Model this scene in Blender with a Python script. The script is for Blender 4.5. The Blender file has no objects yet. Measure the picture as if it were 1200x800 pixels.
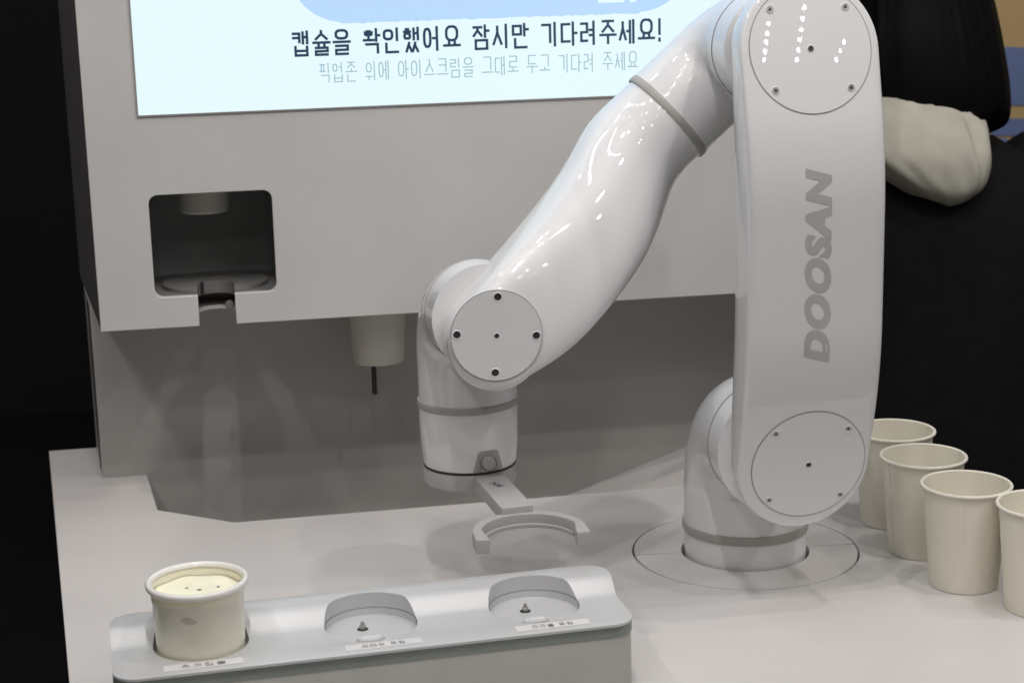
import bpy, bmesh, math, random
from mathutils import Vector, Matrix
from mathutils.geometry import intersect_line_plane

random.seed(7)
R = math.radians
S = bpy.context.scene
COL = S.collection

# ------------------------------------------------------------------ camera
P, TH, RO = R(13.0), R(9.4), R(1.5)
fw = Vector((math.sin(TH)*math.cos(P), math.cos(TH)*math.cos(P), -math.sin(P)))
rt = Vector((math.cos(TH), -math.sin(TH), 0))
up = rt.cross(fw)
r2 = rt*math.cos(RO) - up*math.sin(RO)
u2 = up*math.cos(RO) + rt*math.sin(RO)
cd = bpy.data.cameras.new('camera')
cam = bpy.data.objects.new('camera', cd)
COL.objects.link(cam)
m = Matrix((r2, u2, -fw)).transposed().to_4x4()
m.translation = Vector((0, 0, 0.60))
cam.matrix_world = m
cd.sensor_width = 36
cd.lens = 63.0
cd.clip_start = 0.05
cd.clip_end = 60
cd.dof.use_dof = True
cd.dof.focus_distance = 1.62
cd.dof.aperture_fstop = 11.0
S.camera = cam

# ------------------------------------------------------------------ light
w = bpy.data.worlds.new('World')
S.world = w
w.use_nodes = True
w.node_tree.nodes['Background'].inputs[0].default_value = (1.0, 0.97, 0.96, 1)
w.node_tree.nodes['Background'].inputs[1].default_value = 0.062
S.view_settings.view_transform = 'Standard'
S.view_settings.look = 'None'
S.view_settings.exposure = 0.0
S.view_settings.gamma = 1.0
def lamp(name, loc, watt, r, col=(1.0, 0.965, 0.945)):
    ld = bpy.data.lights.new(name, 'POINT')
    ld.energy = watt
    ld.shadow_soft_size = r
    ld.color = col
    lo = bpy.data.objects.new(name, ld)
    lo.location = loc
    COL.objects.link(lo)
rl = random.Random(21)
for lx in (-0.95, 0.05, 0.95, 1.85):     # ceiling downlights over and before the stand
    for ly, watt in ((-1.3, 5.5), (-0.45, 7.5), (0.40, 18.0), (0.95, 18.0), (1.55, 6.0)):
        lamp('ceiling_downlight', (lx, ly + rl.uniform(-0.25, 0.25), 2.15 + rl.uniform(-0.1, 0.1)), watt, 0.026)
def led_string(a, b, n_, watt):               # strings of small LEDs on the trusses above
    for i in range(n_):
        u = i/(n_-1)
        lamp('truss_led', (a[0]+(b[0]-a[0])*u, a[1]+(b[1]-a[1])*u, 2.2), watt, 0.007)
led_string((1.55, -1.85), (1.61, -2.19), 5, 0.16)
led_string((1.68, -1.62), (1.79, -2.19), 7, 0.16)
led_string((2.00, -2.02), (2.01, -2.19), 3, 0.16)
led_string((-0.80, 2.25), (0.06, 1.24), 15, 0.5)
led_string((-0.22, 1.28), (0.63, 0.49), 15, 0.5)
led_string((-0.66, 2.70), (-0.66, -0.10), 10, 0.5)
led_string((-0.50, 2.20), (-0.50, -0.80), 10, 0.5)
led_string((-0.30, 1.40), (-0.32, -2.10), 10, 0.5)

# ------------------------------------------------------------------ materials
def mat(name, col, rough=0.5, metal=0.0, noise=0.04, scale=30, bump=0.0, bscale=200, coat=0.0, sub=0.0, trans=0.0, rvar=0.08, stretch=None, spec=0.5):
    M = bpy.data.materials.new(name)
    M.use_nodes = True
    nt = M.node_tree
    b = nt.nodes['Principled BSDF']
    tc = nt.nodes.new('ShaderNodeTexCoord')
    src = tc.outputs['Object']
    if stretch:
        mp = nt.nodes.new('ShaderNodeMapping')
        mp.inputs['Scale'].default_value = stretch
        nt.links.new(src, mp.inputs[0])
        src = mp.outputs[0]
    n = nt.nodes.new('ShaderNodeTexNoise')
    n.inputs['Scale'].default_value = scale
    n.inputs['Detail'].default_value = 5
    nt.links.new(src, n.inputs['Vector'])
    cr = nt.nodes.new('ShaderNodeValToRGB')
    a = [max(0, c*(1-noise)) for c in col]
    d = [min(1, c*(1+noise)) for c in col]
    cr.color_ramp.elements[0].position = 0.3
    cr.color_ramp.elements[1].position = 0.7
    cr.color_ramp.elements[0].color = (*a, 1)
    cr.color_ramp.elements[1].color = (*d, 1)
    nt.links.new(n.outputs['Fac'], cr.inputs[0])
    nt.links.new(cr.outputs[0], b.inputs['Base Color'])
    mr = nt.nodes.new('ShaderNodeMapRange')
    mr.inputs[3].default_value = max(0.02, rough - rvar)
    mr.inputs[4].default_value = min(1, rough + rvar)
    nt.links.new(n.outputs['Fac'], mr.inputs[0])
    nt.links.new(mr.outputs[0], b.inputs['Roughness'])
    b.inputs['Metallic'].default_value = metal
    b.inputs['Specular IOR Level'].default_value = spec
    b.inputs['Coat Weight'].default_value = coat
    b.inputs['Coat Roughness'].default_value = 0.012
    b.inputs['Transmission Weight'].default_value = trans
    if sub:
        b.inputs['Subsurface Weight'].default_value = sub
        b.inputs['Subsurface Radius'].default_value = (0.01, 0.008, 0.005)
        b.inputs['Subsurface Scale'].default_value = 0.6
    if bump:
        n2 = nt.nodes.new('ShaderNodeTexNoise')
        n2.inputs['Scale'].default_value = bscale
        n2.inputs['Detail'].default_value = 3
        nt.links.new(src, n2.inputs['Vector'])
        bp = nt.nodes.new('ShaderNodeBump')
        bp.inputs['Strength'].default_value = bump
        bp.inputs['Distance'].default_value = 0.001
        nt.links.new(n2.outputs['Fac'], bp.inputs['Height'])
        nt.links.new(bp.outputs[0], b.inputs['Normal'])
    return M

def emit(name, col, strength):
    M = bpy.data.materials.new(name)
    M.use_nodes = True
    b = M.node_tree.nodes['Principled BSDF']
    b.inputs['Base Color'].default_value = (0.02, 0.02, 0.02, 1)
    b.inputs['Roughness'].default_value = 0.3
    b.inputs['Emission Color'].default_value = (*col, 1)
    b.inputs['Emission Strength'].default_value = strength
    return M

M = dict(
    robot=mat('robot_white', (0.80, 0.80, 0.805), 0.42, noise=0.012, scale=6, coat=1.0, rvar=0.04),
    seam=mat('seam_grey', (0.30, 0.29, 0.28), 0.5),
    band=mat('band_grey', (0.40, 0.39, 0.36), 0.5),
    logo=mat('logo_grey', (0.50, 0.495, 0.49), 0.4, coat=0.4),
    hole=mat('screw_dark', (0.03, 0.03, 0.03), 0.5),
    screw=mat('screw_steel', (0.42, 0.41, 0.39), 0.35, metal=0.9),
    cabinet=mat('cabinet_coated', (0.60, 0.585, 0.57), 0.5, noise=0.03, scale=9, bump=0.06, bscale=900, rvar=0.05),
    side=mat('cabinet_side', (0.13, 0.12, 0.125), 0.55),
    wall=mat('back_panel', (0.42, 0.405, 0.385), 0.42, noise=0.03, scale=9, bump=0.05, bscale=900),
    counter=mat('counter_white', (0.66, 0.635, 0.615), 0.36, noise=0.035, scale=4, bump=0.03, bscale=600, rvar=0.12),
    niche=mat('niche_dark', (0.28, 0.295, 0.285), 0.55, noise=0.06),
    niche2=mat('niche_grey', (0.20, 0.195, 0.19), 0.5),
    cream=mat('nozzle_cream', (0.56, 0.54, 0.47), 0.45, noise=0.02),
    black=mat('black_plastic', (0.012, 0.012, 0.013), 0.45),
    paper=mat('paper_cup', (0.83, 0.79, 0.68), 0.6, noise=0.02, scale=25),
    tub=mat('tub_plastic', (0.88, 0.82, 0.64), 0.28, noise=0.03, scale=15, sub=0.3, coat=0.3),
    tubrim=mat('tub_rim', (0.86, 0.84, 0.80), 0.22, noise=0.02, coat=0.4, sub=0.2),
    ice=mat('ice_cream', (0.90, 0.87, 0.68), 0.5, noise=0.05, scale=60, sub=0.5, bump=0.6, bscale=160),
    crumb=mat('crumb_dark', (0.14, 0.11, 0.08), 0.7),
    alu=mat('tray_aluminium', (0.60, 0.605, 0.61), 0.48, metal=0.25, noise=0.03, scale=20, stretch=(1, 30, 30), rvar=0.06),
    edge=mat('tray_edge_shade', (0.24, 0.27, 0.25), 0.35, metal=0.5),  # shade on the front-facing plate edge, put into a darker colour
    traybody=mat('tray_body', (0.44, 0.44, 0.41), 0.5, noise=0.03),
    sticker=mat('sticker_paper', (0.68, 0.67, 0.66), 0.6),
    ink=mat('sticker_ink', (0.05, 0.05, 0.06), 0.6),
    grip=mat('gripper_grey', (0.42, 0.415, 0.41), 0.5, noise=0.03, bump=0.1, bscale=700),
    floor=mat('floor_dark', (0.012, 0.012, 0.014), 0.6, noise=0.2, scale=3),
    hall=mat('hall_dark', (0.006, 0.006, 0.008), 0.9, noise=0.3, scale=2),
    hair=mat('black_hair', (0.004, 0.0035, 0.004), 0.55, noise=0.3, scale=60, stretch=(6, 6, 0.6), bump=0.5, bscale=60, spec=0.14),
    coat=mat('black_coat', (0.010, 0.010, 0.012), 0.9, noise=0.2, scale=40, bump=0.3, bscale=300, spec=0.15),
    hood=mat('cream_fleece', (0.60, 0.58, 0.49), 0.95, noise=0.08, scale=30, bump=0.5, bscale=500, spec=0.1),
    skin=mat('skin', (0.45, 0.28, 0.20), 0.5),
    ochre=mat('banner_ochre', (0.55, 0.38, 0.18), 0.7, noise=0.05, scale=4),
    blue=mat('banner_blue', (0.16, 0.22, 0.42), 0.7, noise=0.05, scale=4),
    cable=mat('cable_white', (0.7, 0.68, 0.64), 0.4),
    screen=emit('screen_glow', (0.80, 0.965, 1.0), 0.99),
    picture=emit('screen_picture', (0.50, 0.72, 1.0), 0.98),
    dark_text=emit('screen_dark_text', (0.010, 0.045, 0.095), 1.0),
    thin_text=emit('screen_thin_text', (0.30, 0.48, 0.56), 1.0),
)

# ------------------------------------------------------------------ helpers
def tag(o, label=None, cat=None, group=None, kind=None):
    if label: o['label'] = label
    if cat: o['category'] = cat
    if group: o['group'] = group
    if kind: o['kind'] = kind
    return o

def empty(name, loc=(0, 0, 0), rz=0.0):
    o = bpy.data.objects.new(name, None)
    COL.objects.link(o)
    o.location = loc
    o.rotation_euler = (0, 0, rz)
    return o

def link(name, me, m, parent=None, smooth=None):
    """links a mesh given in WORLD coordinates; parent is a plain translation/rotation empty"""
    o = bpy.data.objects.new(name, me)
    COL.objects.link(o)
    if m is not None:
        me.materials.clear()
        me.materials.append(M[m])
    if smooth is not None:
        me.shade_smooth()
        me.set_sharp_from_angle(angle=R(smooth))
    if parent is not None:
        o.parent = parent
        pm = parent.matrix_basis.copy()
        if parent.parent is not None:
            pm = parent.parent.matrix_basis @ parent.matrix_parent_inverse @ pm
        if parent.type == 'EMPTY' or parent.parent is not None:
            o.matrix_parent_inverse = pm.inverted()
    return o

def me_from(v, f, name='m'):
    me = bpy.data.meshes.new(name)
    me.from_pydata([tuple(p) for p in v], [], f)
    bm = bmesh.new(); bm.from_mesh(me)
    bmesh.ops.remove_doubles(bm, verts=bm.verts, dist=1e-6)
    bmesh.ops.recalc_face_normals(bm, faces=bm.faces)
    bm.to_mesh(me); bm.free()
    return me

def xform(me, mtx):
    me.transform(mtx)
    return me

def eval_mesh(o, keep=False):
    dg = bpy.context.evaluated_depsgraph_get()
    dg.update()
    me = bpy.data.meshes.new_from_object(o.evaluated_get(dg))
    if not keep:
        d = o.data
        bpy.data.objects.remove(o)
    return me

def plate(outlines, thick, bevel=0.0, res=2):
    """closed 2-D outlines (first outer, others holes) -> solid plate, z from -thick/2 to thick/2"""
    cu = bpy.data.curves.new('c', 'CURVE')
    cu.dimensions = '2D'
    cu.fill_mode = 'BOTH'
    cu.extrude = thick/2 - bevel
    cu.bevel_depth = bevel
    cu.bevel_resolution = res
    cu.offset = -bevel
    for pts in outlines:
        sp = cu.splines.new('POLY')
        sp.points.add(len(pts)-1)
        for i, p in enumerate(pts):
            sp.points[i].co = (p[0], p[1], 0, 1)
        sp.use_cyclic_u = True
    o = bpy.data.objects.new('c', cu)
    COL.objects.link(o)
    me = eval_mesh(o)
    return me

def to_xz(me, y):
    """plate drawn in (x, z) becomes upright facing -y with its front face at y - thick/2"""
    return xform(me, Matrix.Translation((0, y, 0)) @ Matrix.Rotation(R(90), 4, 'X'))

def rrect(x0, x1, y0, y1, r, n=6):
    pts = []
    for cx, cy, a in ((x1-r, y1-r, 0), (x0+r, y1-r, 90), (x0+r, y0+r, 180), (x1-r, y0+r, 270)):
        for i in range(n+1):
            t = R(a + 90*i/n)
            pts.append((cx + r*math.cos(t), cy + r*math.sin(t)))
    return pts

def circle(cx, cy, r, n=64, a0=0, a1=360):
    full = abs(a1-a0) >= 359.9
    k = n if full else n+1
    return [(cx + r*math.cos(R(a0+(a1-a0)*i/n)), cy + r*math.sin(R(a0+(a1-a0)*i/n))) for i in range(k)]

def prism(poly, z0, z1):
    n = len(poly)
    v = [(p[0], p[1], z0) for p in poly] + [(p[0], p[1], z1) for p in poly]
    f = [list(range(n))[::-1], list(range(n, 2*n))] + [[i, (i+1) % n, n+(i+1) % n, n+i] for i in range(n)]
    return me_from(v, f)

def box(x0, x1, y0, y1, z0, z1, bev=0.0):
    me = prism([(x0, y0), (x1, y0), (x1, y1), (x0, y1)], z0, z1)
    if bev:
        bm = bmesh.new(); bm.from_mesh(me)
        bmesh.ops.bevel(bm, geom=bm.edges[:], offset=bev, segments=2, affect='EDGES', profile=0.5)
        bm.to_mesh(me); bm.free()
    return me

def lathe(prof, c=(0, 0, 0), n=64, axis='Z'):
    v, f = [], []
    for r, z in prof:
        for i in range(n):
            t = 2*math.pi*i/n
            v.append((r*math.cos(t), r*math.sin(t), z))
    for j in range(len(prof)-1):
        for i in range(n):
            f.append([j*n+i, j*n+(i+1) % n, (j+1)*n+(i+1) % n, (j+1)*n+i])
    me = me_from(v, f)
    bm = bmesh.new(); bm.from_mesh(me)
    bmesh.ops.dissolve_degenerate(bm, edges=bm.edges, dist=1e-7)
    bmesh.ops.recalc_face_normals(bm, faces=bm.faces)
    bm.to_mesh(me); bm.free()
    mt = Matrix.Translation(c)
    if axis == 'Y':            # local +z looks along -y (towards the viewer)
        mt = mt @ Matrix.Rotation(R(90), 4, 'X')
    return xform(me, mt)

def lerp(a, b, t): return a + (b-a)*t

def catmull(vals, t):
    """vals: list of tuples, t in [0, n-1]"""
    n = len(vals)
    i = min(int(t), n-2)
    u = t-i
    p0 = vals[max(i-1, 0)]; p1 = vals[i]; p2 = vals[i+1]; p3 = vals[min(i+2, n-1)]
    return [0.5*((2*b) + (-a+c)*u + (2*a-5*b+4*c-d)*u*u + (-a+3*b-3*c+d)*u**3) for a, b, c, d in zip(p0, p1, p2, p3)]

def tube(path, radii, n=40, cap=True, squash=None):
    path = [Vector(p) for p in path]
    v, f = [], []
    t0 = (path[1]-path[0]).normalized()
    ref = Vector((1, 0, 0)) if abs(t0.x) < 0.9 else Vector((0, 1, 0))
    nrm = (ref - t0*ref.dot(t0)).normalized()
    for i, p in enumerate(path):
        a = path[max(i-1, 0)]; b = path[min(i+1, len(path)-1)]
        t = (b-a).normalized()
        nrm = (nrm - t*nrm.dot(t)).normalized()
        bi = t.cross(nrm)
        for j in range(n):
            q = 2*math.pi*j/n
            v.append(p + (nrm*math.cos(q) + bi*math.sin(q))*radii[i])
    for i in range(len(path)-1):
        for j in range(n):
            f.append([i*n+j, i*n+(j+1) % n, (i+1)*n+(j+1) % n, (i+1)*n+j])
    if cap:
        f.append(list(range(n))[::-1]); f.append([(len(path)-1)*n+j for j in range(n)])
    return me_from(v, f)

def bend(a, corner, b, r, n=16):
    """straight - arc - straight path with a fillet of radius r at the corner"""
    a, c, b = Vector(a), Vector(corner), Vector(b)
    d1 = (a-c).normalized(); d2 = (b-c).normalized()
    ang = d1.angle(d2)
    L = r/math.tan(ang/2)
    p1 = c + d1*L; p2 = c + d2*L
    bis = (d1+d2).normalized()
    o = c + bis*(r/math.sin(ang/2))
    e1 = (p1-o); e2 = (p2-o)
    tot = e1.angle(e2); ax = e1.cross(e2).normalized()
    pts = [a.lerp(p1, i/6) for i in range(6)]
    for i in range(n+1):
        pts.append(o + Matrix.Rotation(tot*i/n, 3, ax) @ e1)
    pts += [p2.lerp(b, i/6) for i in range(1, 7)]
    return pts

def puffy(secs, nsub=6, ncap=24, nprof=14, capA=True, yfun=None, dfun=None, smooth=0):
    """secs: (Lx, Lz, Rx, Rz, yc, dfront, dback, pfront, pback); smooth shell round the medial line"""
    rows = []
    tmax = len(secs)-1
    steps = tmax*nsub
    for i in range(steps+1):
        rows.append(catmull(secs, tmax*i/steps))
    for _ in range(smooth):
        rows = [rows[0]] + [[(a+2*b+c)/4 for a, b, c in zip(rows[i-1], rows[i], rows[i+1])] for i in range(1, len(rows)-1)] + [rows[-1]]
    outl = []
    def add(row, c, e, r):
        outl.append((c, e, r, row[4], row[5], row[6], row[7], row[8]))
    info = []
    for r_ in rows:
        L = Vector((r_[0], r_[1])); Rr = Vector((r_[2], r_[3]))
        c = (L+Rr)/2; h = (L-Rr)/2
        info.append((c, h.normalized(), h.length))
    for r_, (c, e, r) in zip(rows, info): add(r_, c, e, r)
    def cap(row, c, e, r, fwd):
        a0 = math.atan2(e.y, e.x)
        s = 1 if (Matrix.Rotation(R(90), 2) @ e).dot(fwd) > 0 else -1
        for j in range(1, ncap):
            a = a0 + s*math.pi*j/ncap
            add(row, c, Vector((math.cos(a), math.sin(a))), r)
    c, e, r = info[-1]
    cap(rows[-1], c, e, r, info[-1][0]-info[-3][0])
    for r_, (c, e, r) in reversed(list(zip(rows, info))): add(r_, c, -e, r)
    c, e, r = info[0]
    cap(rows[0], c, -e, r, info[0][0]-info[2][0])
    n = len(outl)
    v, f = [], []
    rings = [(t/nprof*math.pi/2, -1) for t in range(nprof+1)] + [((nprof-t)/nprof*math.pi/2, 1) for t in range(1, nprof+1)]
    for t, sgn in rings:
        for c, e, r, yc, df, db, pf, pb in outl:
            p = pf if sgn < 0 else pb
            k = max(0.0, math.sin(t))**(2/p)
            h = max(0.0, math.cos(t))**(2/p)
            q = c + e*(k*r)
            y0 = yfun(q.x, q.y) if yfun else yc
            if dfun: df = dfun(q.y)
            v.append((q.x, y0 + (-df*h if sgn < 0 else db*h), q.y))
    for i in range(len(rings)-1):
        for j in range(n):
            f.append([i*n+j, i*n+(j+1) % n, (i+1)*n+(j+1) % n, (i+1)*n+j])
    me = me_from(v, f)
    bm = bmesh.new(); bm.from_mesh(me)
    bmesh.ops.remove_doubles(bm, verts=bm.verts, dist=1e-5)
    bmesh.ops.dissolve_degenerate(bm, edges=bm.edges, dist=1e-6)
    bmesh.ops.recalc_face_normals(bm, faces=bm.faces)
    bm.to_mesh(me); bm.free()
    return me

def text_mesh(body, size=1.0, offset=0.0, shear=0.0, spacing=1.0):
    cu = bpy.data.curves.new('t', 'FONT')
    cu.body = body; cu.size = size; cu.offset = offset; cu.shear = shear
    cu.space_character = spacing
    cu.align_x = 'CENTER'; cu.align_y = 'CENTER'
    o = bpy.data.objects.new('t', cu)
    COL.objects.link(o)
    return eval_mesh(o)

def fit(me, w, h):
    xs = [v.co.x for v in me.vertices]; ys = [v.co.y for v in me.vertices]
    cx, cy = (min(xs)+max(xs))/2, (min(ys)+max(ys))/2
    sx, sy = w/(max(xs)-min(xs)), h/(max(ys)-min(ys))
    for v in me.vertices:
        v.co.x = (v.co.x-cx)*sx; v.co.y = (v.co.y-cy)*sy
    return me

# Hangul lettering made of even strokes (x right, y up, unit cells)
CON = {
 'ㄱ': [[(0, 1), (1, 1), (1, 0)]], 'ㄷ': [[(1, 1), (0, 1), (0, 0), (1, 0)]], 'ㄹ': [[(0, 1), (1, 1), (1, .5), (0, .5), (0, 0), (1, 0)]],
 'ㄴ': [[(0, 1), (0, 0), (1, 0)]], 'ㅁ': [[(0, 0), (0, 1), (1, 1), (1, 0), (0, 0)]], 'ㅂ': [[(0, 1), (0, 0), (1, 0), (1, 1)], [(0, .52), (1, .52)]],
 'ㅅ': [[(.5, 1), (.5, .65), (0, 0)], [(.5, .65), (1, 0)]], 'ㅈ': [[(0, 1), (1, 1)], [(.5, 1), (.5, .62), (0, 0)], [(.5, .62), (1, 0)]],
 'ㅌ': [[(1, 1), (0, 1), (0, 0), (1, 0)], [(0, .5), (1, .5)]], 'ㅋ': [[(0, 1), (1, 1), (1, 0)], [(0, .5), (1, .5)]], 'ㅊ': [[(.3, 1.1), (.7, 1.1)], [(0, .8), (1, .8)], [(.5, .8), (.5, .5), (0, 0)], [(.5, .5), (1, 0)]],
 'ㅍ': [[(0, 1), (1, 1)], [(0, 0), (1, 0)], [(.28, 1), (.28, 0)], [(.72, 1), (.72, 0)]], 'ㅆ': [[(.25, 1), (0, 0)], [(.22, .75), (.45, 0)], [(.78, 1), (.55, 0)], [(.75, .75), (1, 0)]],
}
def ringst(x0, x1, y0, y1):
    r = 0.38*min(x1-x0, y1-y0)
    p = rrect(x0, x1, y0, y1, r, 4)
    return p + [p[0]]
CON['ㅇ'] = [ringst(0, 1, 0, 1)]
CON['ㅎ'] = [[(.3, 1.08), (.7, 1.08)], [(0, .78), (1, .78)], ringst(.08, .92, 0, .56)]
CHO = 'ㄱㄲㄴㄷㄸㄹㅁㅂㅃㅅㅆㅇㅈㅉㅊㅋㅌㅍㅎ'
JUNG = 'ㅏㅐㅑㅒㅓㅔㅕㅖㅗㅘㅙㅚㅛㅜㅝㅞㅟㅠㅡㅢㅣ'
JONG = ['', 'ㄱ', 'ㄲ', 'ㄳ', 'ㄴ', 'ㄵ', 'ㄶ', 'ㄷ', 'ㄹ', 'ㄺ', 'ㄻ', 'ㄼ', 'ㄽ', 'ㄾ', 'ㄿ', 'ㅀ', 'ㅁ', 'ㅂ', 'ㅄ', 'ㅅ', 'ㅆ', 'ㅇ', 'ㅈ', 'ㅊ', 'ㅋ', 'ㅌ', 'ㅍ', 'ㅎ']
def syllable(ch):
    c = ord(ch)-0xAC00
    ci, vi, fi = CHO[c//588], JUNG[(c % 588)//28], JONG[c % 28]
    out = []
    def put(j, x0, x1, y0, y1):
        for s in CON[j]: out.append([(lerp(x0, x1, a), lerp(y0, y1, b)) for a, b in s])
    fin = bool(fi)
    lo = 0.47 if fin else 0.0
    if vi in 'ㅏㅐㅓㅔㅕㅣ':
        dbl = vi in 'ㅐㅔ'
        left = vi in 'ㅓㅔㅕ'
        x1 = 0.40 if (dbl or left) else 0.52
        put(ci, 0.02, x1, lo + (0.06 if fin else 0.12), 0.92)
        yb = lo if fin else -0.04
        ym = (yb+1)/2 + 0.02
        if vi == 'ㅣ': out.append([(0.82, 1), (0.82, yb)])
        if vi == 'ㅏ': out += [[(0.74, 1), (0.74, yb)], [(0.74, ym), (0.97, ym)]]
        if vi == 'ㅐ': out += [[(0.62, 0.97), (0.62, yb)], [(0.62, ym), (0.88, ym)], [(0.88, 1), (0.88, yb)]]
        if vi == 'ㅓ': out += [[(0.82, 1), (0.82, yb)], [(0.58, ym), (0.82, ym)]]
        if vi == 'ㅕ': out += [[(0.82, 1), (0.82, yb)], [(0.56, ym+.12), (0.82, ym+.12)], [(0.56, ym-.12), (0.82, ym-.12)]]
        if vi == 'ㅔ': out += [[(0.68, 0.97), (0.68, yb)], [(0.50, ym), (0.68, ym)], [(0.90, 1), (0.90, yb)]]
        if fin: put(fi, 0.14, 0.86, -0.07, 0.32)
    elif vi in 'ㅘㅟ':
        put(ci, 0.08, 0.52, lo + 0.28 if fin else 0.42, 0.90)
        yv = lo + 0.04 if fin else 0.16
        out.append([(0.0, yv), (0.62, yv)])
        if vi == 'ㅘ': out += [[(0.30, yv), (0.30, yv+0.15)], [(0.78, 1), (0.78, lo)], [(0.78, 0.72), (0.98, 0.72)]]
        else: out += [[(0.30, yv), (0.30, -0.04)], [(0.82, 1), (0.82, -0.04)]]
        if fin: put(fi, 0.14, 0.86, -0.07, 0.32)
    else:
        yv = 0.48 if fin else 0.14
        down = vi in 'ㅜㅠ'
        if down and not fin: yv = 0.36
        up_ = vi in 'ㅗㅛ'
        put(ci, 0.16, 0.84, yv + (0.24 if up_ else 0.16), 1.0)
        out.append([(0.0, yv), (1.0, yv)])
        d = 0.17 if up_ else (-0.15 if fin else -0.38)
        if vi in 'ㅗㅜ': out.append([(0.5, yv), (0.5, yv+d)])
        if vi in 'ㅛㅠ': out += [[(0.32, yv), (0.32, yv+d)], [(0.68, yv), (0.68, yv+d)]]
        if fin: put(fi, 0.14, 0.86, -0.07, 0.30 if not down else 0.24)
    return out
def hangul(text, width, height, th):
    adv, sp, n = 1.26, 0.62, 0
    x = 0
    st = []
    for ch in text:
        if ch == ' ': x += sp; continue
        if ch == '!':
            st += [[(x+0.1, 1.0), (x+0.1, 0.32)], [(x+0.1, 0.10), (x+0.1, 0.0)]]; x += 0.3; continue
        st += [[(a+x, b) for a, b in s] for s in syllable(ch)]
        x += adv
    W = x-(adv-1)
    sx = width/W; sy = height
    v, f = [], []
    z = 0.0
    for s in st:
        pts = [Vector(((a-W/2)*sx, (b-0.5)*sy)) for a, b in s]
        for a, b in zip(pts, pts[1:]):
            d = b-a
            if d.length < 1e-7: continue
            d.normalize(); nn = Vector((-d.y, d.x))*th/2; e = d*th*0.42
            i = len(v)
            for p in (a-e+nn, a-e-nn, b+e-nn, b+e+nn): v.append((p.x, p.y, z))
            f.append([i, i+1, i+2, i+3])
            z += 1.5e-6
    me = bpy.data.meshes.new('t'); me.from_pydata(v, [], f)
    return me

def boolean(a, cutters, op='DIFFERENCE'):
    oa = bpy.data.objects.new('a', a); COL.objects.link(oa)
    obs = []
    for c in cutters:
        oc = bpy.data.objects.new('b', c); COL.objects.link(oc); obs.append(oc)
        md = oa.modifiers.new('b', 'BOOLEAN'); md.operation = op; md.object = oc; md.solver = 'EXACT'
    me = eval_mesh(oa)
    for o in obs: bpy.data.objects.remove(o)
    return me

# ------------------------------------------------------------------ the setting
FZ = -0.95
tag(link('floor', prism([(-8, -5), (9, -5), (9, 9), (-8, 9)], FZ-0.05, FZ), 'floor'), kind='structure')
tag(link('hall_wall', prism([(-8, 6.0), (9, 6.0), (9, 6.2), (-8, 6.2)], FZ, 3.4), 'hall'), kind='structure')

# ------------------------------------------------------------------ counter
BX, BY = 0.4927, 1.6085
ct = empty('kiosk_counter', (0.3, 1.5, FZ))
tag(ct, 'white kiosk counter carrying the robot arm, the tray and the cups', 'counter')
outline = [(-0.118, 1.18), (0.80, 1.18), (0.727, 1.66), (0.71, 1.74), (0.71, 2.143), (-0.2148, 2.143)]
bay = [(-0.0952, 2.0145), (-0.0799, 1.878), (0.0006, 1.8155), (0.60, 1.822), (0.66, 1.878), (0.67, 2.0145)]
RC = 0.1105
top = plate([outline, bay, circle(BX, BY, RC, 96)], 0.024, 0.0012)
link('counter_top', xform(top, Matrix.Translation((0, 0, -0.012))), 'counter', ct, 40)
# round cover round the robot base, in two halves with an open joint
RH = 0.0625
ja = 174.5
for s in (0, 1):
    a0 = ja + 180*s + 0.85
    a1 = ja + 180*s + 180 - 0.85
    pts = circle(BX, BY, RC-0.0019, 64, a0, a1) + circle(BX, BY, RH, 48, a1+0.2, a0-0.2)
    me = plate([pts], 0.022, 0.0003)
    link('base_cover_half', xform(me, Matrix.Translation((0, 0, -0.0112))), 'counter', ct, 40)
link('cover_well', xform(plate([circle(BX, BY, RC+0.012, 64)], 0.01), Matrix.Translation((0, 0, -0.031))), 'black', ct)
# counter carcass below the top
link('carcass', prism([(-0.09, 1.21), (0.77, 1.21), (0.70, 1.70), (0.70, 1.80), (-0.15, 1.80)], FZ, -0.0365), 'counter', ct)
# sunken bay under the dispensers: liner walls and a sloping drain floor
v = []; f = []
lin = bay[0:6]
for (x, y) in lin: v += [(x, y, -0.0245), (x, y, -0.30)]
for i in range(len(lin)-1): f.append([2*i, 2*i+1, 2*i+3, 2*i+2])
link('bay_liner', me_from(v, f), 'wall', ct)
def bz(x): return -0.0603 + (x-0.406)*(0.0462/0.1373)
link('bay_floor', me_from([(-0.1, 1.80, bz(-0.1)), (0.6, 1.80, bz(0.6)), (0.6, 2.03, bz(0.6)), (-0.1, 2.03, bz(-0.1))], [[0, 1, 2, 3]]), 'counter', ct)

# ------------------------------------------------------------------ kiosk cabinet
YF, YW, ZB = 1.863, 2.012, 0.2018
kb = empty('ice_cream_kiosk', (0.28, 2.0, 0))
tag(kb, 'light grey vending kiosk cabinet with a glowing screen and square pick-up niche', 'kiosk')
NX0, NX1, NZ0, NZ1, NR = -0.0662, 0.0597, 0.2343, 0.3413, 0.0095
NT0, NT1 = -0.0226, 0.0157
def arc(cx, cy, r, a0, a1, n=7):
    return [(cx + r*math.cos(R(a0+(a1-a0)*i/n)), cy + r*math.sin(R(a0+(a1-a0)*i/n))) for i in range(n+1)]
poly = [(-0.124, ZB), (NT0, ZB), (NT0, NZ0)]
poly += arc(NX0+NR, NZ0+NR, NR, 270, 180) + arc(NX0+NR, NZ1-NR, NR, 180, 90) + arc(NX1-NR, NZ1-NR, NR, 90, 0) + arc(NX1-NR, NZ0+NR, NR, 360, 270)
poly += [(NT1, NZ0), (NT1, ZB), (0.688, ZB), (0.688, 1.2), (-0.124, 1.2)]
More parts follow.
